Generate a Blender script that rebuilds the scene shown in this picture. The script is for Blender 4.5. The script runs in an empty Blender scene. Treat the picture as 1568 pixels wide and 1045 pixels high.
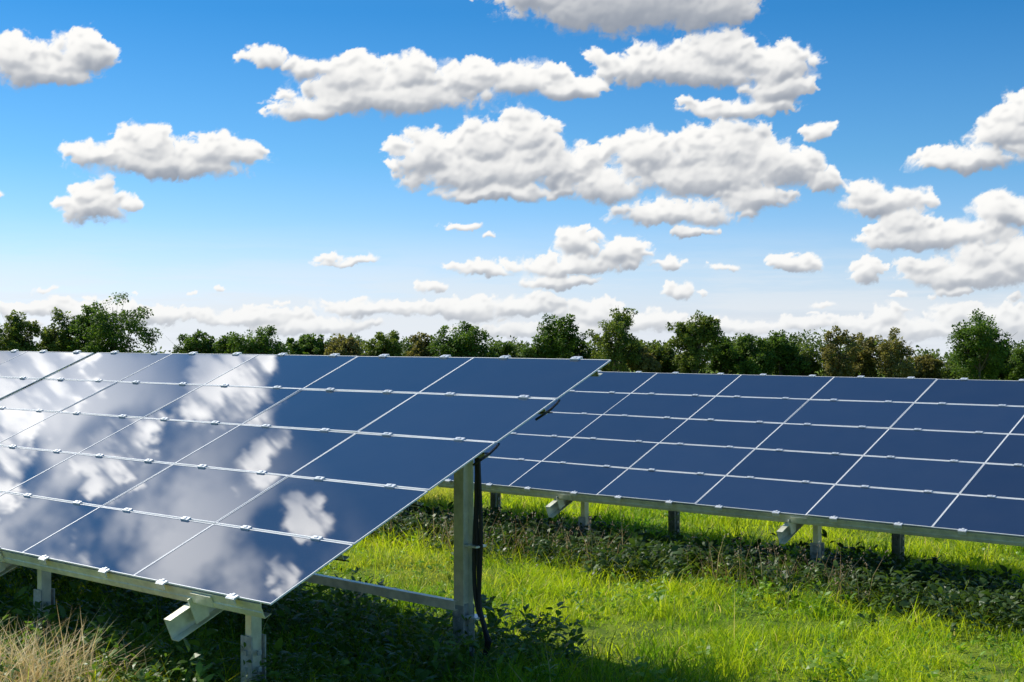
import bpy, math, random
import numpy as np
from mathutils import Vector
random.seed(7); rng=np.random.default_rng(7)
scene=bpy.context.scene
R=math.radians

# ------------------------------------------------------------------ frame of the solar field
YAW=R(48.22); TILT=R(23.16)
U=np.array([-math.sin(YAW),math.cos(YAW),0.0])          # along a row of panels
VH=np.array([math.cos(YAW),math.sin(YAW),0.0])          # horizontally up-slope
Z=np.array([0,0,1.0])
V=VH*math.cos(TILT)+Z*math.sin(TILT)
N=np.cross(V,U); N=N if N[2]>0 else -N
CAMZ=2.1
P0=np.array([-1.206,6.87,CAMZ-1.334]); Q0=np.array([3.6,11.835,CAMZ-1.636])
PW=1.22; PH=3.024/5

def smooth(a,b,x):
    t=np.clip((x-a)/(b-a),0,1); return t*t*(3-2*t)
def gh(x,y):
    x=np.asarray(x,float);y=np.asarray(y,float)
    v=VH[0]*(x-P0[0])+VH[1]*(y-P0[1])
    vc=np.where(v>120,120+(v-120)*.62,np.where(v<-15,-15+10*np.tanh((v+15)/20),v))
    und=.025*np.sin(x*1.3+.7*np.sin(y*.9))*np.sin(y*1.1+1.3)+.018*np.sin(x*2.9+y*1.7)
    return .05-.04*vc+und*np.exp(-np.hypot(x,y-10)/60)
def uv_of(x,y):
    return U[0]*(x-P0[0])+U[1]*(y-P0[1]), VH[0]*(x-P0[0])+VH[1]*(y-P0[1])

# ------------------------------------------------------------------ helpers
def make_obj(name,verts,groups,mats,cols=None,parent=None,smooth_sh=False,alpha=None):
    verts=np.asarray(verts,np.float32).reshape(-1,3)
    me=bpy.data.meshes.new(name)
    me.vertices.add(len(verts)); me.vertices.foreach_set("co",verts.ravel())
    loops=np.concatenate([g.ravel() for g in groups]).astype(np.int32)
    tot=np.concatenate([np.full(len(g),g.shape[1]) for g in groups]).astype(np.int32)
    st=np.concatenate([[0],np.cumsum(tot)[:-1]]).astype(np.int32)
    me.loops.add(len(loops)); me.loops.foreach_set("vertex_index",loops)
    me.polygons.add(len(tot)); me.polygons.foreach_set("loop_start",st)
    me.polygons.foreach_set("use_smooth",np.full(len(tot),bool(smooth_sh)))
    me.update(calc_edges=True)
    if cols is not None:
        a=me.color_attributes.new("col",'FLOAT_COLOR','POINT')
        c=np.ones((len(verts),4),np.float32); c[:,:3]=np.asarray(cols).reshape(-1,3)
        if alpha is not None: c[:,3]=alpha
        a.data.foreach_set("color",c.ravel())
    for m in (mats if isinstance(mats,(list,tuple)) else [mats]): me.materials.append(m)
    o=bpy.data.objects.new(name,me); scene.collection.objects.link(o)
    if parent: o.parent=parent
    return o

class Acc:
    def __init__(s): s.v=[];s.f={};s.n=0
    def add(s,vs,fs):
        for f in fs: s.f.setdefault(len(f),[]).append([i+s.n for i in f])
        s.v.extend([list(map(float,p)) for p in vs]); s.n+=len(vs)
    def box(s,c,hs,ax):
        c=np.array(c,float); a,b,d=[np.array(q,float)*h for q,h in zip(ax,hs)]
        vs=[c+i*a+j*b+k*d for k in(-1,1) for j in(-1,1) for i in(-1,1)]
        s.add(vs,[(0,2,3,1),(4,5,7,6),(0,1,5,4),(2,6,7,3),(0,4,6,2),(1,3,7,5)])
    def extr(s,prof,p,q,xa,ya):
        n=len(prof); p=np.array(p);q=np.array(q)
        vs=[p+a*xa+b*ya for a,b in prof]+[q+a*xa+b*ya for a,b in prof]
        fs=[(i,(i+1)%n,(i+1)%n+n,i+n) for i in range(n)]
        s.add(vs,fs)
        s.add(vs[:n],[tuple(range(n))]); s.add(vs[n:],[tuple(range(n))[::-1]])
    def tube(s,pts,r,seg=6):
        pts=[np.array(p,float) for p in pts]; vs=[];fs=[]
        for i,p in enumerate(pts):
            t=pts[min(i+1,len(pts)-1)]-pts[max(i-1,0)]; t/=np.linalg.norm(t)+1e-9
            a=np.cross(t,[.3,.8,.52]);a/=np.linalg.norm(a);b=np.cross(t,a)
            rr=r[i] if hasattr(r,'__len__') else r
            for k in range(seg): vs.append(p+rr*(a*math.cos(k*2*math.pi/seg)+b*math.sin(k*2*math.pi/seg)))
        for i in range(len(pts)-1):
            for k in range(seg): fs.append((i*seg+k,i*seg+(k+1)%seg,(i+1)*seg+(k+1)%seg,(i+1)*seg+k))
        s.add(vs,fs)
    def obj(s,name,mat,parent=None,**k):
        return make_obj(name,s.v,[np.array(g) for g in s.f.values()],mat,parent=parent,**k)
def cprof(w,h,t,lip=0):
    return [(-w/2,-h/2),(w/2,-h/2),(w/2,-h/2+t),(-w/2+t,-h/2+t),(-w/2+t,h/2-t),(w/2,h/2-t),(w/2,h/2),(-w/2,h/2)]
def iprof(w,h,t):
    return [(-w/2,-h/2),(w/2,-h/2),(w/2,-h/2+t),(t/2,-h/2+t),(t/2,h/2-t),(w/2,h/2-t),(w/2,h/2),(-w/2,h/2),(-w/2,h/2-t),(-t/2,h/2-t),(-t/2,-h/2+t),(-w/2,-h/2+t)]

# ------------------------------------------------------------------ node helpers
class NT:
    def __init__(s,tree): s.t=tree;s.n=tree.nodes;s.l=tree.links
    def node(s,ty,**k):
        n=s.n.new(ty)
        for a,b in k.items(): setattr(n,a,b)
        return n
    def put(s,sock,val):
        if isinstance(val,bpy.types.NodeSocket): s.l.new(val,sock)
        elif val is not None: sock.default_value=val
    def m(s,op,a,b=None,c=None,clamp=False):
        n=s.node("ShaderNodeMath",operation=op,use_clamp=clamp)
        for i,x in enumerate((a,b,c)):
            if x is not None: s.put(n.inputs[i],x)
        return n.outputs[0]
    def vm(s,op,a,b=None,c=None):
        n=s.node("ShaderNodeVectorMath",operation=op)
        for i,x in enumerate((a,b,c)):
            if x is not None: s.put(n.inputs[i],x)
        return n.outputs["Value"] if op in('DOT_PRODUCT','LENGTH') else n.outputs[0]
    def noise(s,vec,scale,detail=2,rough=.5,dim='3D',dist=0):
        n=s.node("ShaderNodeTexNoise",noise_dimensions=dim)
        s.put(n.inputs["Vector"],vec);n.inputs["Scale"].default_value=scale;n.inputs["Detail"].default_value=detail
        n.inputs["Roughness"].default_value=rough;n.inputs["Distortion"].default_value=dist
        return n
    def ramp(s,fac,stops,interp='LINEAR'):
        n=s.node("ShaderNodeValToRGB");s.put(n.inputs[0],fac);cr=n.color_ramp;cr.interpolation=interp
        while len(cr.elements)<len(stops): cr.elements.new(.5)
        for e,(p,c) in zip(cr.elements,stops): e.position=p;e.color=(*c,1) if len(c)==3 else c
        return n.outputs[0]
    def mixc(s,fac,a,b,mode='MIX'):
        n=s.node("ShaderNodeMix",data_type='RGBA',blend_type=mode)
        s.put(n.inputs[0],fac)
        for i,x in((6,a),(7,b)):
            if isinstance(x,tuple): x=(*x,1) if len(x)==3 else x
            s.put(n.inputs[i],x)
        return n.outputs[2]
    def sstep(s,x,a,b,o0=0,o1=1):
        n=s.node("ShaderNodeMapRange",interpolation_type='SMOOTHSTEP')
        s.put(n.inputs[0],x)
        for i,q in zip((1,2,3,4),(a,b,o0,o1)): n.inputs[i].default_value=q
        return n.outputs[0]
def new_mat(name):
    m=bpy.data.materials.new(name);m.use_nodes=True;m.node_tree.nodes.clear();t=NT(m.node_tree)
    out=t.node("ShaderNodeOutputMaterial");return m,t,out
def principled(t,out):
    b=t.node("ShaderNodeBsdfPrincipled");t.l.new(b.outputs[0],out.inputs[0]);return b

# ------------------------------------------------------------------ materials
def mat_glass():
    m,t,o=new_mat("panel_glass");b=principled(t,o)
    g=t.node("ShaderNodeNewGeometry");tc=t.node("ShaderNodeTexCoord")
    col=t.mixc(g.outputs["Random Per Island"],(.008,.020,.055),(.013,.030,.075))
    dust=t.noise(tc.outputs["Object"],3.0,5,.6).outputs[0]
    col=t.mixc(t.m('MULTIPLY',dust,.035),col,(.35,.34,.3))
    t.put(b.inputs["Base Color"],col);b.inputs["IOR"].default_value=1.7
    t.put(b.inputs["Roughness"],t.m('MULTIPLY_ADD',dust,.03,.005))
    return m
def mat_metal(name,c,rough,metal,var=.25,scale=14):
    m,t,o=new_mat(name);b=principled(t,o);tc=t.node("ShaderNodeTexCoord")
    n=t.noise(tc.outputs["Object"],scale,5,.65).outputs[0]
    n2=t.noise(tc.outputs["Object"],scale*.25,2,.5).outputs[0]
    f=t.sstep(t.m('ADD',t.m('MULTIPLY',n,.6),t.m('MULTIPLY',n2,.4)),.35,.65)
    t.put(b.inputs["Base Color"],t.mixc(f,tuple(x*(1-var) for x in c),c))
    b.inputs["Metallic"].default_value=metal
    t.put(b.inputs["Roughness"],t.m('MULTIPLY_ADD',n,.25,rough-.12));return m
M_glass=mat_glass()
M_frame=mat_metal("white_frame",(.86,.86,.84),.4,.0,.05)
M_clamp=mat_metal("clamp_aluminium",(.88,.88,.86),.3,.4,.1,30)
M_alu=mat_metal("aluminium_rail",(.88,.86,.68),.36,.4,.25)  # yellow in the base colour stands in for grass reflected by the metal
M_galv=mat_metal("galvanised_steel",(.55,.55,.51),.5,.4,.5,22)
M_black=mat_metal("black_cable",(.012,.012,.012),.5,0,.2)
def mat_leaf(name,trans=.4,rough=.55,spec=.3,tint=(1.25,1.25,.7)):
    m,t,o=new_mat(name);a=t.node("ShaderNodeAttribute",attribute_name="col")
    c=a.outputs[0]
    b=t.node("ShaderNodeBsdfPrincipled");t.put(b.inputs["Base Color"],c);b.inputs["Roughness"].default_value=rough
    b.inputs["Specular IOR Level"].default_value=spec
    tr=t.node("ShaderNodeBsdfTranslucent");t.put(tr.inputs[0],t.mixc(1.0,c,tint,'MULTIPLY'))
    mx=t.node("ShaderNodeMixShader");mx.inputs[0].default_value=trans
    t.l.new(b.outputs[0],mx.inputs[1]);t.l.new(tr.outputs[0],mx.inputs[2]);t.l.new(mx.outputs[0],o.inputs[0]);return m
M_grass=mat_leaf("grass_blades",.5,.55,.3,(1.4,1.35,.7))
M_weed=mat_leaf("weed_leaves",.4,.45,.4)
M_tree=mat_leaf("tree_leaves",.4,.6,.3)
M_dry=mat_leaf("dry_stalks",.3,.7,.2,(1.1,1.0,.8))
def mat_bark():
    m,t,o=new_mat("bark");b=principled(t,o);tc=t.node("ShaderNodeTexCoord")
    n=t.noise(tc.outputs["Object"],3,5,.7).outputs[0]
    t.put(b.inputs["Base Color"],t.mixc(n,(.06,.05,.035),(.2,.16,.12)));b.inputs["Roughness"].default_value=.9;return m
M_bark=mat_bark()
def mat_ground():
    m,t,o=new_mat("meadow_soil");b=principled(t,o);g=t.node("ShaderNodeNewGeometry");p=g.outputs["Position"]
    a=t.noise(p,.35,4,.6).outputs[0];c=t.noise(p,3.5,5,.65).outputs[0];d=t.noise(p,28,4,.7).outputs[0]
    base=t.ramp(a,[(.3,(.15,.25,.022)),(.55,(.25,.33,.03)),(.75,(.33,.36,.05))])
    base=t.mixc(t.sstep(c,.42,.62),base,(.09,.16,.02))
    base=t.mixc(t.sstep(d,.5,.7,0,.6),base,(.11,.10,.04))
    t.put(b.inputs["Base Color"],base);b.inputs["Roughness"].default_value=.95;b.inputs["Specular IOR Level"].default_value=.1
    bp=t.node("ShaderNodeBump");bp.inputs["Strength"].default_value=.8;bp.inputs["Distance"].default_value=.06
    t.put(bp.inputs["Height"],d);t.l.new(bp.outputs[0],b.inputs["Normal"]);return m
M_ground=mat_ground()

# ------------------------------------------------------------------ terrain: one sheet to the horizon
def axis_pts(lim_near,step,far):
    a=list(np.arange(0,lim_near,step)); s=step
    while a[-1]<far: s*=1.16; a.append(a[-1]+s)
    a=np.array(a); return np.concatenate([-a[:0:-1],a])
gx=axis_pts(26,.4,6000); gy=axis_pts(26,.4,6000)+10
X,Y=np.meshgrid(gx,gy); GZ=gh(X,Y); nx,ny=len(gx),len(gy)
idx=np.arange(nx*ny).reshape(ny,nx)
quads=np.stack([idx[:-1,:-1],idx[:-1,1:],idx[1:,1:],idx[1:,:-1]],-1).reshape(-1,4)
make_obj("ground",np.stack([X,Y,GZ],-1),[quads],M_ground,smooth_sh=True)

# ------------------------------------------------------------------ solar tables
def table(O,ncol,supports,u0,cable_end=False):
    e=bpy.data.objects.new("solar_panel_array",None);scene.collection.objects.link(e)
    L=lambda u,v,w=0: O+(u0+u)*U+v*V+w*N
    gl,fr,cl,ra,po,ga,ca=Acc(),Acc(),Acc(),Acc(),Acc(),Acc(),Acc()
    ax=(U,V,N); W=ncol*PW; fw=.0055
    for i in range(ncol):
        for j in range(5):
            w,h=PW-.004,PH-.013
            c=L((i+.5)*PW,(j+.5)*PH)
            ta,tb=random.gauss(0,.003),random.gauss(0,.003)
            u2=U+N*ta; v2=V+N*tb; n2=np.cross(v2,u2); n2=n2 if n2[2]>0 else -n2; n2/=np.linalg.norm(n2); a2=(u2,v2,n2)
            gl.box(c-n2*.004,(w/2-fw,h/2-fw,.0035),a2)
            for sgn in(-1,1):
                fr.box(c+sgn*v2*(h/2-fw/2)-n2*.003,(w/2,fw/2,.0045),a2)
                fr.box(c+sgn*u2*(w/2-fw/2)-n2*.003,(fw/2,h/2-fw,.0045),a2)
            po.box(c-n2*.022+v2*.12,(.05,.035,.013),a2)
    for j in range(6):
        vv=j*PH
        if j in (1,2,3,4): fr.box(L(W/2,vv,-.012),(W/2-.03,.02,.003),ax)
        for i in range(ncol):
            for q in(.24,.76):
                uu=(i+q)*PW+random.gauss(0,.012); off=0 if 0<j<5 else (.008 if j==0 else -.008)
                cl.box(L(uu,vv+off-(.0 if j else .012),.0045),(.036,.015 if 0<j<5 else .016,.005),ax)
                cl.box(L(uu,vv+off,.011),(.010,.008,.0035),ax)
                if j in(0,5):
                    sg=-1 if j==0 else 1
                    cl.box(L(uu,vv+sg*.022,-.010),(.036,.0035,.016),ax)
    pr=cprof(.045,.085,.004)
    for j in range(6):
        vv=j*PH+(.03 if j==0 else -.03 if j==5 else 0)
        ra.extr(pr,L(.10,vv,-.060),L(W-.10,vv,-.060),V,N)
    ra.box(L(W/2,.005,-.078),(W/2-.1,.0022,.012),ax)
    for s in supports: ra.box(L(s,.0,-.06),(.09,.004,.03),ax)
    for s in supports:
        ra.extr(cprof(.06,.13,.005),L(s+.13,-.16,-.17),L(s+.13,3.0,-.17),-U,N)
        ra.box(L(s+.10,.02,-.135),(.004,.045,.075),ax)
        for (vh,front) in((.36,True),(2.02,False)):
            top=O+(u0+s)*U+vh*VH/1.0+Z*(vh*math.tan(TILT)-.20)
            if front: top=top+Z*.08
            g=float(gh(top[0],top[1]))
            a=.052 if front else .085
            base=np.array([top[0],top[1],g+(.22 if front else .18)])
            po.extr(iprof(a,a*1.1,.006),base,top,U,VH) if not front else po.extr(cprof(a,.07,.005),base,top,U,VH)
            gb=np.array([top[0],top[1],g-.3]); gt=np.array([top[0],top[1],g+.42])
            ga.extr(iprof(.095,.10,.007),gb,gt,U,VH)
            for zz in(.14,.24,.33):
                ga.box([top[0]-U[0]*.0,top[1],g+zz]-VH*.055,(.013,.006,.013),(U,VH,Z))
                ga.box([top[0],top[1],g+zz]-U*.052,(.006,.013,.013),(U,VH,Z))
            ra.box(top-Z*.03+U*.06,(.06,.02,.03),(U,VH,Z))
    for a,b in zip(supports[:-1],supports[1:]):
        pa=O+(u0+a)*U+2.02*VH; pb=O+(u0+b)*U+2.02*VH
        pa=np.array([pa[0],pa[1],float(gh(pa[0],pa[1]))+.42])-VH*.06; pb=np.array([pb[0],pb[1],float(gh(pb[0],pb[1]))+.46])-VH*.06
        if cable_end: ra.extr(cprof(.045,.06,.004),pa,pb,VH,Z)
    for j in(1,2,3,4):
        pts=[];n=int(W/.15)
        for k in range(n+1):
            uu=.02+k*(W-.04)/n; pts.append(L(uu,j*PH-.05,-.045-.035*abs(math.sin(uu*2.6+j))))
        ca.tube(pts,.004,5)
        if j in(3,4):
            ca.tube([L(.0,j*PH+.02,-.02),L(-.02,j*PH-.03,-.018),L(-.03,j*PH-.10,-.02),L(-.012,j*PH-.16,-.03),L(.03,j*PH-.2,-.05)],.008,6)
    if cable_end:
        s=supports[0]; p=O+(u0+s)*U+2.02*VH-U*.085+VH*.02; g=float(gh(p[0],p[1])); tz=p[2]+2.02*math.tan(TILT)-.12
        for o_ in(0,.026,.052):
            pts=[[p[0]-U[0]*o_,p[1]-U[1]*o_,tz]]
            for k in range(1,19):
                f=k/18; bulge=.11*math.exp(-((f-.84)/.09)**2)*(1-.3*o_/.046)+.012*math.sin(f*9+o_*80)
                q=p-U*(o_*.7+bulge); pts.append([q[0],q[1],tz+(g-.05-tz)*f])
            ca.tube(pts,.014,7)
        for zz in(.35,.8): cl.box([p[0],p[1],g+zz],(.05,.05,.006),(U,VH,Z))
    gl.obj("panel_glass",M_glass,e);fr.obj("panel_frames",M_frame,e);cl.obj("clamps",M_clamp,e)
    ra.obj("rails_and_rafters",M_alu,e);po.obj("posts",M_alu,e);ga.obj("piles",M_galv,e);ca.obj("cables",M_black,e)
    return e
table(P0,5,[.6,2.8,5.2],0,True)
for k in (1,2): table(P0,5,[.6,3.05,5.5],k*(5*PW+.07))
table(Q0,9,[.58,3.38,6.18,8.98],-4*PW)
table(Q0,7,[.75,3.55,6.35],5*PW+.07)
table(Q0,7,[.9,3.6,6.4],-11*PW-.07)

# ------------------------------------------------------------------ vegetation
def blades(name,x,y,h,w,lean,cols,mat,zoff=-.01,groundz=None):
    n=len(x); z=gh(x,y)+zoff
    th=rng.uniform(0,2*np.pi,n); ph=rng.uniform(0,2*np.pi,n)
    wx,wy=np.cos(th)*w/2,np.sin(th)*w/2; lx,ly=np.cos(ph)*lean*h,np.sin(ph)*lean*h
    v=np.zeros((n,5,3))
    for k,(f,ww) in enumerate(((0,1),(0,-1),(.55,.8),(.55,-.8),(1,0))):
        v[:,k,0]=x+wx*ww+lx*f**1.8; v[:,k,1]=y+wy*ww+ly*f**1.8; v[:,k,2]=z+h*f*(1-.25*lean*f)
    b=np.arange(n)[:,None]*5
    q=b+np.array([[0,1,3,2]]); t=b+np.array([[2,3,4]])
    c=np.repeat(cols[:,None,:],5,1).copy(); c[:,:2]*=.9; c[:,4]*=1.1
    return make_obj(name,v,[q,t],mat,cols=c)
def scatter(n,y0,y1,margin=2.0,k=.42,pw=1.0):
    y=y0+(y1-y0)*rng.random(n)**pw; hw=k*y+margin; x=(rng.random(n)*2-1)*hw
    keep=rng.random(n)<hw/(k*y1+margin); return x[keep],y[keep]
def patch(x,y,s,seed=0):
    r=np.random.default_rng(seed); o=np.zeros_like(x)
    for k in range(6):
        a=r.uniform(0,6.28);f=s*r.uniform(.6,2.2);o+=np.sin((x*np.cos(a)+y*np.sin(a))*f+r.uniform(0,6.28))
    return o/6*1.8
def grass_cols(x,y):
    n=len(x); f=np.clip(.5+.7*patch(x,y,1.4,3)+.35*patch(x,y,6,4)+rng.normal(0,.2,n),0,1)[:,None]
    a=np.array([.17,.36,.012]);b=np.array([.56,.66,.028]); c=a*(1-f)+b*f
    g=np.clip(patch(x,y,.8,44)-.6+rng.normal(0,.15,n),0,.5)[:,None]; c=c*(1-g)+np.array([.62,.52,.15])*g
    d=rng.random(n)<.04; c[d]=np.array([.66,.58,.26])
    return c*rng.uniform(.7,1.15,(n,1))
parts=[]
for n,y0,y1,h0,w0 in((270000,5,14.5,.095,.0075),(230000,14.5,27,.11,.012),(80000,27,60,.16,.03)):
    x,y=scatter(n,y0,y1)
    cl_=1+.75*patch(x,y,3.1,5)+.5*patch(x,y,9,6)
    keep=rng.random(len(x))<np.clip(.7+.7*patch(x,y,5,8),.25,1)
    x,y,cl_=x[keep],y[keep],cl_[keep]
    h=h0*np.clip(cl_,.3,2.8)*rng.uniform(.4,1.6,len(x))
    tall=rng.random(len(x))<.02; h[tall]*=2.1
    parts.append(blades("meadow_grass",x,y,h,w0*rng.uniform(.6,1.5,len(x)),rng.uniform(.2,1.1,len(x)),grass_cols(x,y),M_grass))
def join(objs):
    for o in bpy.data.objects:o.select_set(False)
    for o in objs:o.select_set(True)
    bpy.context.view_layer.objects.active=objs[0];bpy.ops.object.join()
def uvxy(u,v): return P0[0]+u*U[0]+v*VH[0],P0[1]+u*U[1]+v*VH[1]
# taller rough grass among the weeds beneath the tables
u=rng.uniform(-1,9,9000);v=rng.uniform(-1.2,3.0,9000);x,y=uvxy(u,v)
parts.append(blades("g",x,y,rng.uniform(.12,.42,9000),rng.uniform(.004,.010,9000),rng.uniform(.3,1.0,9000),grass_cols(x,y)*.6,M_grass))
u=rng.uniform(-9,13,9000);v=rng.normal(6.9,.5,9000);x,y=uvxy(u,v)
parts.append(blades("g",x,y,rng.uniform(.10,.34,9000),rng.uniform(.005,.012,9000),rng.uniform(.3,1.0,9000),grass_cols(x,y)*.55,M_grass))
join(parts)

def leaves(name,c,d,s,wr,cols,mat,fold=.25,parent=None):
    n=len(c); up=rng.normal(0,.35,(n,3))+np.array([0,0,1.0]); side=np.cross(d,up); side/=np.linalg.norm(side,axis=1)[:,None]+1e-6
    nn=np.cross(side,d); s=s[:,None]; wr=np.asarray(wr).reshape(-1,1)
    v=np.zeros((n,6,3))
    v[:,0]=c; v[:,1]=c+d*s*.35+side*s*wr*.45+nn*s*fold*.3; v[:,2]=c+d*s*.35-side*s*wr*.45+nn*s*fold*.3
    v[:,3]=c+d*s*.72+side*s*wr*.36+nn*s*fold*.15;v[:,4]=c+d*s*.72-side*s*wr*.36+nn*s*fold*.15
    v[:,5]=c+d*s-nn*s*fold*.35
    b=np.arange(n)[:,None]*6
    return make_obj(name,v,[b+np.array([[0,2,1]]),b+np.array([[3,4,5]]),b+np.array([[1,2,4,3]])],mat,cols=np.repeat(cols[:,None,:],6,1),parent=parent)
def weeds(name,px,py,ph,leafn,size,ca,cb,w0=.25,w1=.6):
    n=len(px); k=leafn; pz=gh(px,py)
    f=rng.random((n,k))**.8; a=rng.uniform(0,6.28,(n,k)); rad=rng.uniform(.0,.09,(n,k))*(1.2-f)*(ph[:,None]/.3+.4)
    la=rng.uniform(0,6.28,n)[:,None]; tilt=rng.uniform(0,.35,n)[:,None]
    c=np.stack([px[:,None]+np.cos(a)*rad+np.cos(la)*tilt*f*ph[:,None],py[:,None]+np.sin(a)*rad+np.sin(la)*tilt*f*ph[:,None],pz[:,None]+f*ph[:,None]],-1)
    e=rng.uniform(-.35,.9,(n,k)); d=np.stack([np.cos(a)*np.cos(e),np.sin(a)*np.cos(e),np.sin(e)],-1)
    s=size*rng.uniform(.5,1.5,(n,1))*rng.uniform(.6,1.2,(n,k))
    m=rng.random((n,1))*.7+rng.random((n,k))*.3
    col=(np.array(ca)*(1-m[...,None])+np.array(cb)*m[...,None])*rng.uniform(.8,1.2,(n,k,1))
    wr=(rng.uniform(w0,w1,(n,1))*rng.uniform(.85,1.15,(n,k))).ravel()
    return leaves(name,c.reshape(-1,3),d.reshape(-1,3),s.ravel(),wr,col.reshape(-1,3),M_weed)
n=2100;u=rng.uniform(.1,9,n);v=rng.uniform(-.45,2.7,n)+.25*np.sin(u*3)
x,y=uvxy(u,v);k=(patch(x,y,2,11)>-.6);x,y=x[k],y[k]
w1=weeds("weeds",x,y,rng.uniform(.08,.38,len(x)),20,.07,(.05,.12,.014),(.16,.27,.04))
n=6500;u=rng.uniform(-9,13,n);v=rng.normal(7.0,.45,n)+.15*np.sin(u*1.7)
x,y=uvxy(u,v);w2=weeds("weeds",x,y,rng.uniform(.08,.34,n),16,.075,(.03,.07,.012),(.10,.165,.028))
x,y=scatter(9000,5.5,20);k=patch(x,y,1.6,21)>.05;x,y=x[k],y[k]
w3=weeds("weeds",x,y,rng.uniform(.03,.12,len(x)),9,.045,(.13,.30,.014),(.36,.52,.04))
x,y=scatter(2600,6,17);k=patch(x,y,1.1,77)>.1;x,y=x[k],y[k]
w4=weeds("weeds",x,y,rng.uniform(.06,.20,len(x)),16,.06,(.09,.22,.014),(.30,.46,.04))
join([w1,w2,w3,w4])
def stalks(name,x,y,h,c0,c1,lean=.35,w=.005):
    n=len(x);a=blades(name,x,y,h,np.full(n,w),rng.uniform(.05,lean,n)*2,np.array(c0)+(np.array(c1)-np.array(c0))*rng.random((n,1)),M_dry);return a
n=900;u=rng.uniform(-9,6,n);v=rng.normal(6.35,.2,n)+.15*np.sin(u*2.3);k=patch(u,v*.3,1.6,13)>.1;u,v=u[k],v[k];n=len(u);x,y=uvxy(u,v);s1=stalks("dry_grass",x,y,rng.uniform(.2,.6,n),(.26,.15,.08),(.66,.55,.3),.3,.007)
n=1000;x=rng.normal(-2.72,.24,n);y=rng.normal(7.5,.2,n);s2=stalks("dry_grass",x,y,rng.uniform(.12,.6,n),(.7,.52,.26),(.9,.76,.45),.8,.007)
m=[np.array(v.co) for i,v in enumerate(s1.data.vertices) if i%5==4 and random.random()<.6]
c=np.repeat(np.array(m),6,0)+rng.normal(0,.010,(len(m)*6,3))*np.array([1,1,2.8])
d=rng.normal(0,.5,(len(c),3))+np.array([0,0,1]);d/=np.linalg.norm(d,axis=1)[:,None]
s3=leaves("seed",c,d,rng.uniform(.012,.026,len(c)),.5,np.array([.3,.2,.1])+rng.random((len(c),1))*.3,M_dry)
join([s1,s2,s3])

# ------------------------------------------------------------------ trees
def crown_leaves(cc,cr,per,leaf,ca,cb,flat=.8):
    n=len(cc); d=rng.normal(0,1,(n,per,3)); d/=np.linalg.norm(d,axis=2)[...,None]
    r=rng.random((n,per,1))**.45*cr[:,None,None]
    p=cc[:,None,:]+d*r*np.array([1,1,flat])
    dd=d+rng.normal(0,.6,(n,per,3)); dd/=np.linalg.norm(dd,axis=2)[...,None]
    m=np.clip(rng.random((n,1,1))*.7+rng.random((n,per,1))*.3,0,1)
    col=np.array(ca)*(1-m)+np.array(cb)*m
    return p.reshape(-1,3),dd.reshape(-1,3),leaf*rng.uniform(.6,1.4,n*per),col.reshape(-1,3)
def tree(x,y,top,width,dark=0,gap=0,name="broadleaf_tree"):
    width*=1.22
    g=float(gh(x,y)); H=top-g; e=bpy.data.objects.new(name,None);scene.collection.objects.link(e)
    tr=Acc(); base=np.array([x,y,g-.2]); lean=np.array([random.gauss(0,.25),random.gauss(0,.25),0])
    k=[base+lean*f+Z*H*f*.88 for f in(0,.2,.45,.7,1)]
    r0=.02*H+.05; tr.tube(k,[r0,r0*.85,r0*.6,r0*.35,r0*.1],7)
    subs=[];ns=random.randint(5,8)
    for i in range(ns):
        a=6.28*i/ns+random.uniform(-.5,.5); rr=width*.25*random.uniform(.6,1.15)
        subs.append((np.array([x+math.cos(a)*rr,y+math.sin(a)*rr,g+H*random.uniform(.4,.8)]),width*random.uniform(.16,.27)))
    subs.append((np.array([x+random.gauss(0,width*.06),y,g+H-width*.22]),width*.22)); subs.append((np.array([x,y,g+H*.55]),width*.36))
    for c,r in subs[:-1]: 
        s=k[random.choice([1,2])]; mid=(s+c)/2+Z*.1*H*random.random()-Z*.05*H; tr.tube([s,mid,c+Z*r*.3],[r0*.45,r0*.28,r0*.08],5)
        for _ in range(2):
            q=c+np.array([random.gauss(0,r*.6),random.gauss(0,r*.6),r*random.uniform(.3,1.0)]); tr.tube([mid,(mid+q)/2+Z*.1,q],[r0*.2,r0*.12,r0*.04],4)
    per=int(18*(1-.45*gap)); C=[];Rr=[]
    for c,r in subs:
        d=rng.normal(0,1,(per,3));d/=np.linalg.norm(d,axis=1)[:,None]
        q=c+d*(rng.random((per,1))**.4)*r*np.array([1,1,1.05]); C.append(q);Rr.append(rng.uniform(.06,.13,per)*width*.75)
    C=np.concatenate(C);Rr=np.concatenate(Rr)
    ca,cb=((.042,.092,.014),(.17,.27,.04)) if dark==0 else ((.085,.13,.024),(.26,.32,.06)) if dark==1 else ((.14,.13,.04),(.34,.31,.10))
    p,d,s,col=crown_leaves(C,Rr,int(85*(1-.5*gap)),.23,ca,cb)
    tr.obj("trunk_and_limbs",M_bark,e,smooth_sh=True)
    leaves("crown",p,d,s,.8,col,M_tree,parent=e)
    return e
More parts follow.
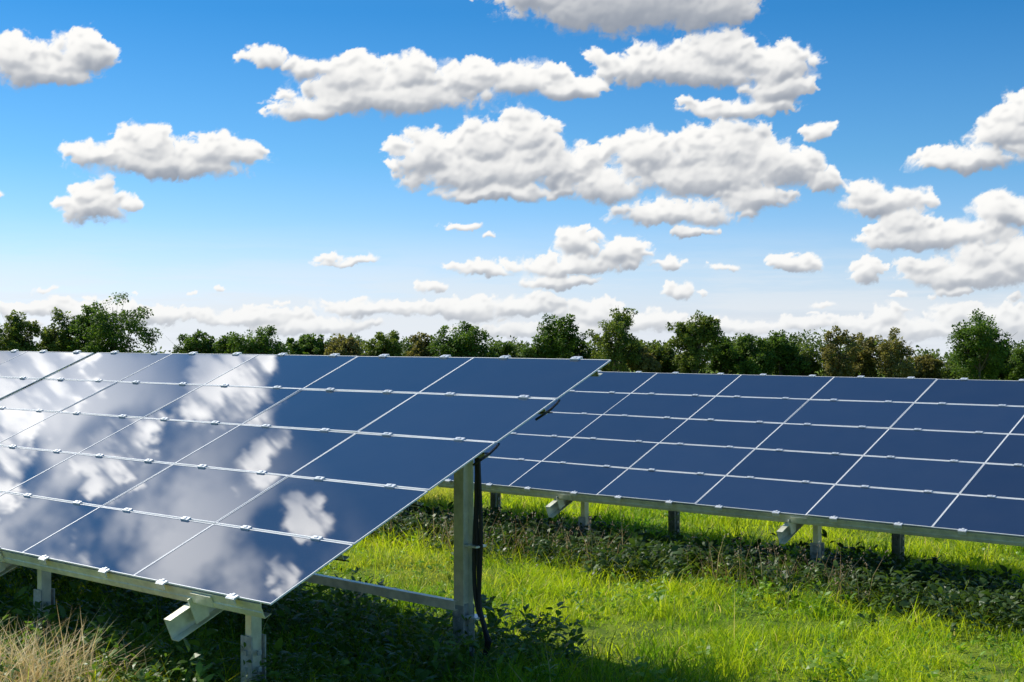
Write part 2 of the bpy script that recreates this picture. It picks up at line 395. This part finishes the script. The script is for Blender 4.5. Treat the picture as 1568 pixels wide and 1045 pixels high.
TREES=[(-53.8,150,4.8,4.2,1,.6),(-50.2,152,5.1,4.8,1,.5),(-43.2,150,6.7,8.8,0,0),(-46.8,153,5.4,4.8,0,.2),(-35.3,156,2.4,6,0,0),(-31.3,153,2.3,4.5,0,.1),
(-27.3,150,3.3,6.4,0,0),(-22.6,154,2.3,5,0,0),(-18.2,152,2.1,5,2,.2),(-13.8,150,2.8,4.6,1,.2),(-10.2,152,2.7,4.2,2,.2),(-5.6,150,3.5,6.4,0,0),(-1.3,153,1.7,4.2,0,.1),
(4.1,150,4.2,6.0,0,0),(7.3,155,2.2,3.8,0,0),(11.1,150,5.6,6.0,1,.1),(14.8,151,.7,3.6,2,.2),(16.6,155,1.2,4,1,0),(20.0,150,4.7,5.6,1,0),(23.8,153,2.4,4.2,0,0),(26.2,150,2.8,5.4,0,0),(29.6,152,2.9,5.0,0,0),
(32.2,153,.9,4,1,0),(35.6,150,3.1,4.8,2,.5),(38.8,153,2.5,4.0,2,.4),(41.3,150,3.0,5.4,2,.5),(45.9,154,.2,3.8,2,.2),(49.4,146,4.5,6.8,0,.1),(52.6,152,1.7,4,0,0),(55.4,150,1.5,5.2,0,0),
(-60,150,4,7,0,0),(-67,152,5,7,1,.1),(61,150,3,6,0,0),(67,151,4.5,7,0,0)]
for x,y,t,w,dk,gp in TREES: tree(x,y,t,w,dk,gp)
n=2500; x=rng.uniform(-110,110,n); y=rng.uniform(154,164,n)
z0=gh(x,y); topz=.8+.9*patch(x,x*0,.25,31)+.7*patch(x,x*0,.9,32); topz=np.where((x>43.5)&(x<46.5),np.minimum(topz,-.3),topz); zz=z0+(topz-z0)*rng.random(n)**.5
C=np.stack([x,y,zz],-1); p,d,s,col=crown_leaves(C,rng.uniform(.7,1.4,n),60,.32,(.05,.10,.02),(.18,.235,.05))
leaves("distant_tree_line",p,d,s,.8,col,M_tree)

# ------------------------------------------------------------------ light
sun_h=U*math.cos(R(8))-VH*math.sin(R(8)); EL=R(43)
sd=Vector((sun_h[0]*math.cos(EL),sun_h[1]*math.cos(EL),math.sin(EL)))
sl=bpy.data.lights.new("sun",'SUN');sl.energy=5.0;sl.angle=R(.53);sl.color=(1,.94,.83)
so=bpy.data.objects.new("sun",sl);scene.collection.objects.link(so);so.rotation_euler=sd.to_track_quat('Z','Y').to_euler();so.location=(-20,20,30)

# ------------------------------------------------------------------ clouds: a glowing curved sheet, sun and shade painted in its colours, standing 9 km away
# azimuth, elevation, half width, half height (degrees)
CL=[(-18.9,10.5,2.2,.9),(-17.2,11.3,1.1,.95),(-19.9,10.9,1.2,.9),
(-14.05,7.1,3.9,.85),(-14.8,7.7,1.3,.9),(-12.1,7.6,1.4,.75),(-11.1,7.5,1.0,.7),(-16.7,7.3,1.5,.5),(-16.8,5.1,1.6,.8),(-17.0,5.6,.9,.8),(-20.3,5.6,.4,.25),
(4.5,13.6,5.2,1.5),(1,13.9,2.5,.9),(8,13.4,2.6,1.2),
(-5,9.8,4.9,1.0),(-6.6,10.6,1.5,1.0),(-8.4,10.9,1.2,.6),(-10.3,11.2,1.1,.45),(-4.4,10.8,1.3,.9),(-2.0,10.5,1.8,.95),(.4,10.5,1.8,.85),(2.3,10.2,1.6,.6),(-8.4,9.3,1.8,.65),
(7.4,10.9,4.2,.9),(4.8,11.1,1.6,.9),(8.5,11.5,2,.9),(10.9,11.0,1.5,1.1),(9.3,9.3,2.6,.5),(10.8,10.0,1.5,.65),
(-1.0,6.9,4.3,1.1),(.7,8.3,1.4,1.15),(-1.2,8.0,1.3,1.0),(-3.6,7.5,1.6,1.05),(1.8,7.1,2,1.1),(-.6,6.0,2.8,.45),
(8.2,6.7,4.6,1.15),(5.4,7.5,1.7,1.2),(7.4,7.5,1.3,.9),(9.0,7.7,1.7,1.35),(11.1,7.0,1.5,1.1),(12.8,6.3,1.2,.6),(6.9,5.1,3.2,.65),(3.9,6.2,2,.9),(10,5.7,2,.75),(7.4,4.3,.9,.3),
(12.7,8.3,.8,.42),(18.2,7.0,2.6,.6),(19.7,8.0,1.6,1.05),(20.5,8.8,1.2,1.0),(15.1,5.4,1.8,.8),(14.5,5.8,.8,.6),(17,4.0,3.4,.7),(16,4.5,1.2,.65),(19.7,4.9,1.7,.8),
(18.5,2.5,3.3,.75),(18.7,3.1,1.4,.65),(20.4,3.0,1.3,.85),(16.8,2.8,1,.4),(11.5,2.95,1.25,.48),(14.4,2.6,.85,.6),
(2.3,3.0,2.8,.5),(2.6,3.9,1.1,.8),(4.5,3.5,1.4,.65),(-1.2,2.8,1.6,.4),(1.8,2.3,2.0,.4),(6.9,2.0,.85,.45),(6.6,3.1,1.0,.28),(8.8,2.9,.55,.22),
(-2.3,4.7,1.1,.22),(-1.0,4.2,.5,.15),(-6.4,3.2,1.6,.22),(-7.5,3.4,.5,.2),(-3.3,2.1,.7,.3),
(-6,1.2,2.6,.5),(-2.3,1.1,3.0,.5),(.4,1.3,2.2,.55),(3.7,.9,1.9,.55),(5.8,.6,2.0,.5),(9,.4,2.0,.35),(11.8,.5,1.4,.45),(13.8,.6,1.2,.45),(15.2,.8,.9,.55),(18.4,.8,1.9,.65),(20,.6,1.5,.7),(-11,.8,2.6,.45),(-15.5,.9,3.4,.45),(-19,1.1,2,.35),(-8,.4,3,.4),(1,.3,4,.4),(17,.2,4,.45),
(-22.5,26.8,2.8,2.0),(-29,21.5,5,2.8),(-23.6,30.2,1.7,.8),(-24,32.8,1.0,1.4),(-26.8,34.2,.6,1.0),(-28,26,2.4,1.5),(-33,22.8,3,2.5),(-36,28,4,2),(25,6,3,1),(27,10,3,1.2),(-26,7,3,1.1),(-27,12,3,1.2)]
cr_=np.random.default_rng(5)
SUB=[]
for a,e,hw,hh in CL:            # cauliflower heads along the crown of every cloud
    if hh<.3: continue
    for k in range(int(4+hw*3.2)):
        q=cr_.uniform(-.95,.95); s=cr_.uniform(.22,.5)*min(hh,1.1)+.06
        SUB.append((a+hw*q,e-.15*hh+hh*cr_.uniform(.35,.95)*math.sqrt(1-q*q),s*cr_.uniform(1.0,1.5),s,.82))
for k in range(60):             # small far puffs and scraps low in the sky
    a=cr_.uniform(-22,22); e=cr_.uniform(.1,1.9)**1.0; s=cr_.uniform(.10,.26)
    SUB.append((a,e,s*cr_.uniform(1.8,4.5),s,.8))
BL=[(*c,1.0) for c in CL]+SUB
tab=np.random.default_rng(99).random((256,256))
def vnoise(x,y,s=0):
    x=x+s*17.3;y=y+s*9.1
    xi=np.floor(x).astype(int);yi=np.floor(y).astype(int);fx=x-xi;fy=y-yi
    fx=fx**3*(fx*(fx*6-15)+10);fy=fy**3*(fy*(fy*6-15)+10)
    a=tab[xi&255,yi&255];b=tab[(xi+1)&255,yi&255];c=tab[xi&255,(yi+1)&255];d=tab[(xi+1)&255,(yi+1)&255]
    return (a*(1-fx)+b*fx)*(1-fy)+(c*(1-fx)+d*fx)*fy
def fbm(x,y,o,s=0,g=.5):
    r=0;am=1;t=0
    for k in range(o):
        ca,sa=math.cos(k*1.1),math.sin(k*1.1)
        r=r+am*vnoise((x*ca-y*sa)*2**k,(x*sa+y*ca)*2**k,s+k);t+=am;am*=g
    return r/t
def blur(a,n):
    for _ in range(n):
        a=(np.roll(a,1,0)+2*a+np.roll(a,-1,0))/4;a=(np.roll(a,1,1)+2*a+np.roll(a,-1,1))/4
    return a
def clouds(a0,a1,e0,e1,st):
    az=np.arange(a0,a1+st/2,st);el=np.arange(e0,e1+st/2,st);A,E=np.meshgrid(az,el)
    wx=(fbm(A*.8,E*.9,3,1)-.5)*1.1+(fbm(A*3,E*3.4,4,2,.6)-.5)*.46
    wy=(fbm(A*.8,E*.9,3,5)-.5)*.6+(fbm(A*3,E*3.4,4,7,.6)-.5)*.36
    a=A+wx;e=E+wy;S=np.full_like(A,1e-9);VP=np.zeros_like(A);ny,nx=A.shape
    for ca,ce,hw,hh,pk in BL:
        i0=max(0,int((ca-2.4*hw-.8-a0)/st));i1=min(nx,int((ca+2.4*hw+.8-a0)/st)+2)
        j0=max(0,int((ce-2.4*hh-.6-e0)/st));j1=min(ny,int((ce+2.4*hh+.6-e0)/st)+2)
        if i1<=i0 or j1<=j0: continue
        sl_=(slice(j0,j1),slice(i0,i1))
        dy=e[sl_]-(ce-.2*hh);dy=np.where(dy>0,dy/(hh*1.2),dy/(hh*.74))
        r=np.sqrt(((a[sl_]-ca)/hw)**2+dy**2);w=np.exp(np.clip(9*(pk-r),-40,20));w=np.where(r<2.3,w,0)
        S[sl_]+=w;VP[sl_]+=w*np.clip(dy,-1.3,1.3)
    F0=np.log(S)/9;VP/=S
    F=F0+.46*(fbm(a*1.5,e*2.0,6,11,.55)-.5)+.34*(fbm(a*5,e*6,4,21,.62)-.5)
    soft=.11+.5*fbm(A*.8,E*.8,2,31)**1.4+.25*np.clip(-VP,0,1)
    al=smooth(0,1,F/soft)**1.1
    T=np.clip(F,0,.9)*al;Tb=blur(T,3)
    tau=np.zeros_like(T)
    for k in range(1,15):
        dx=-int(round(.05*k/st));dy=int(round(.085*k/st))
        tau+=np.roll(np.roll(Tb,-dy,0),-dx,1)*(1.0 if k<9 else .6)
    lit=np.exp(-tau*.31)
    Hb=blur(np.clip(F,0,1.2),5);gy,gx=np.gradient(Hb,st);q=np.sqrt(gx**2+gy**2+.7)
    lam=np.clip(.5+.5*(gx*.4-gy*.75)/q,0,1)
    vp=smooth(-1.0,.6,blur(VP,4)+.4*(fbm(a*1.6,e*2,3,41)-.5))
    br=np.clip(-.05+.48*lit+.30*lam+.48*vp,0,1)
    big=smooth(11.8,12.8,E)*np.exp(-((A-5.5)/5.5)**2)
    br=br*(1-.5*big)
    br=smooth(-.02,.93,br)
    dark=np.array([.29,.33,.40]);brt=np.array([1.0,.99,.965])
    col=dark+(brt-dark)*br[...,None]  # sunlit tops and shaded undersides go into the vertex colour
    hzf=np.exp(-np.clip(E,0,99)/2.2)[...,None]*.4
    col=col*(1-hzf)+np.array([.84,.87,.90])*hzf
    col=col*(1+2.8*smooth(16,23,E))[...,None]
    al=al*(1-.2*np.exp(-np.clip(E+.3,0,99)/1.0))
    veil=smooth(.26,.62,fbm(A*.22+.3*E*.1,E*.3,5,61,.6))*smooth(15,19,E)*smooth(-21,-30,A)*.65
    hi=smooth(18,22,E); wis=1-hi*(1-smooth(.3,.60,fbm(A*1.6,E*.6,5,71,.6)))*.75
    al=np.maximum(al*wis,veil)
    return A,E,col,al
RD=9000
V_,C_,A_,Q_=[],[],[],[];off=0
for (a0,a1,e0,e1,st,excl) in((-22.5,22.5,-1.5,15,.04,False),(-45,33,-1.5,39,.125,True)):
    A,E,col,al=clouds(a0,a1,e0,e1,st);ny,nx=A.shape
    ar,er=np.radians(A),np.radians(E)
    vv=np.stack([np.sin(ar)*np.cos(er),np.cos(ar)*np.cos(er),np.sin(er)],-1)*RD+np.array([0,0,CAMZ])
    idx=np.arange(nx*ny).reshape(ny,nx)
    qd=np.stack([idx[:-1,:-1],idx[:-1,1:],idx[1:,1:],idx[1:,:-1]],-1)
    am=np.maximum(np.maximum(al[:-1,:-1],al[:-1,1:]),np.maximum(al[1:,:-1],al[1:,1:]))>.003
    if excl:
        Ac,Ec=A[:-1,:-1]+st/2,E[:-1,:-1]+st/2;am&=~((Ac>-22.5)&(Ac<22.5)&(Ec<15))
    qd=qd[am].reshape(-1,4)
    used,inv=np.unique(qd,return_inverse=True);qd=inv.reshape(-1,4)+off
    V_.append(vv.reshape(-1,3)[used]);C_.append(col.reshape(-1,3)[used]);A_.append(al.ravel()[used]);Q_.append(qd);off+=len(used)
m,t,o=new_mat("cumulus");a=t.node("ShaderNodeAttribute",attribute_name="col")
em=t.node("ShaderNodeEmission");t.l.new(a.outputs[0],em.inputs[0]);tp=t.node("ShaderNodeBsdfTransparent")
mx=t.node("ShaderNodeMixShader");t.l.new(a.outputs["Alpha"],mx.inputs[0]);t.l.new(tp.outputs[0],mx.inputs[1]);t.l.new(em.outputs[0],mx.inputs[2]);t.l.new(mx.outputs[0],o.inputs[0])
m.cycles.emission_sampling='NONE'
make_obj("clouds",np.concatenate(V_),[np.concatenate(Q_)],m,cols=np.concatenate(C_),alpha=np.concatenate(A_),smooth_sh=True)

# ------------------------------------------------------------------ sky (world)
w=bpy.data.worlds.new("World");scene.world=w;w.use_nodes=True;w.node_tree.nodes.clear();t=NT(w.node_tree)
tc=t.node("ShaderNodeTexCoord")
sky=t.node("ShaderNodeTexSky",sky_type='NISHITA');sky.sun_disc=False;sky.sun_elevation=EL;sky.sun_rotation=math.atan2(sd.x,sd.y)%(2*math.pi)
sky.air_density=1.0;sky.dust_density=.3;sky.ozone_density=2.0
sep=t.node("ShaderNodeSeparateXYZ");t.l.new(tc.outputs["Generated"],sep.inputs[0])
cm=t.node("ShaderNodeCombineXYZ");t.put(cm.inputs[0],sep.outputs[0]);t.put(cm.inputs[1],sep.outputs[1]);t.put(cm.inputs[2],t.m('MAXIMUM',sep.outputs[2],.012))
t.l.new(cm.outputs[0],sky.inputs[0])
az=t.m('MULTIPLY',t.m('ARCTAN2',sep.outputs[0],sep.outputs[1]),57.2958);el=t.m('MULTIPLY',t.m('ARCSINE',sep.outputs[2]),57.2958)
cmb=t.node("ShaderNodeCombineXYZ");t.put(cmb.inputs[0],az);t.put(cmb.inputs[1],el);P=cmb.outputs[0]
# tint by elevation: deeper blue, upper sky brightened to lift shade and panels
up=t.ramp(t.m('DIVIDE',el,60.0,clamp=True),[(0,(1.05,1.18,1.85)),(.05,(.78,1.03,1.53)),(.12,(.42,.86,1.25)),(.22,(.17,.67,1.10)),(.5,(.36,.85,1.15)),(1,(.85,1.3,1.6))])
skyc=t.mixc(1.0,sky.outputs[0],up,'MULTIPLY')
sv=t.vm('MULTIPLY',P,(.12,1.3,0));st=t.noise(sv,1.0,5,.6,'2D').outputs[0]
haze=t.sstep(el,-.3,5.2,1,0);hz=t.m('MULTIPLY',haze,t.sstep(st,.35,.6,.5,1.0),clamp=True)
b1=t.node("ShaderNodeBackground");t.put(b1.inputs[0],skyc);b1.inputs[1].default_value=.1
b3=t.node("ShaderNodeBackground");b3.inputs[0].default_value=(.80,.85,.90,1)
m1=t.node("ShaderNodeMixShader");t.put(m1.inputs[0],t.m('MULTIPLY',hz,.9));t.l.new(b1.outputs[0],m1.inputs[1]);t.l.new(b3.outputs[0],m1.inputs[2])
wo=t.node("ShaderNodeOutputWorld");t.l.new(m1.outputs[0],wo.inputs[0])

# ------------------------------------------------------------------ camera
cd=bpy.data.cameras.new("camera");cd.lens=2112.7/1568*36;cd.sensor_width=36;cd.clip_end=20000;cd.clip_start=.05
co=bpy.data.objects.new("camera",cd);scene.collection.objects.link(co);co.location=(0,0,CAMZ);co.rotation_euler=(math.pi/2-.003,0,0);scene.camera=co
scene.view_settings.view_transform='Standard';scene.view_settings.look='None';scene.view_settings.exposure=0
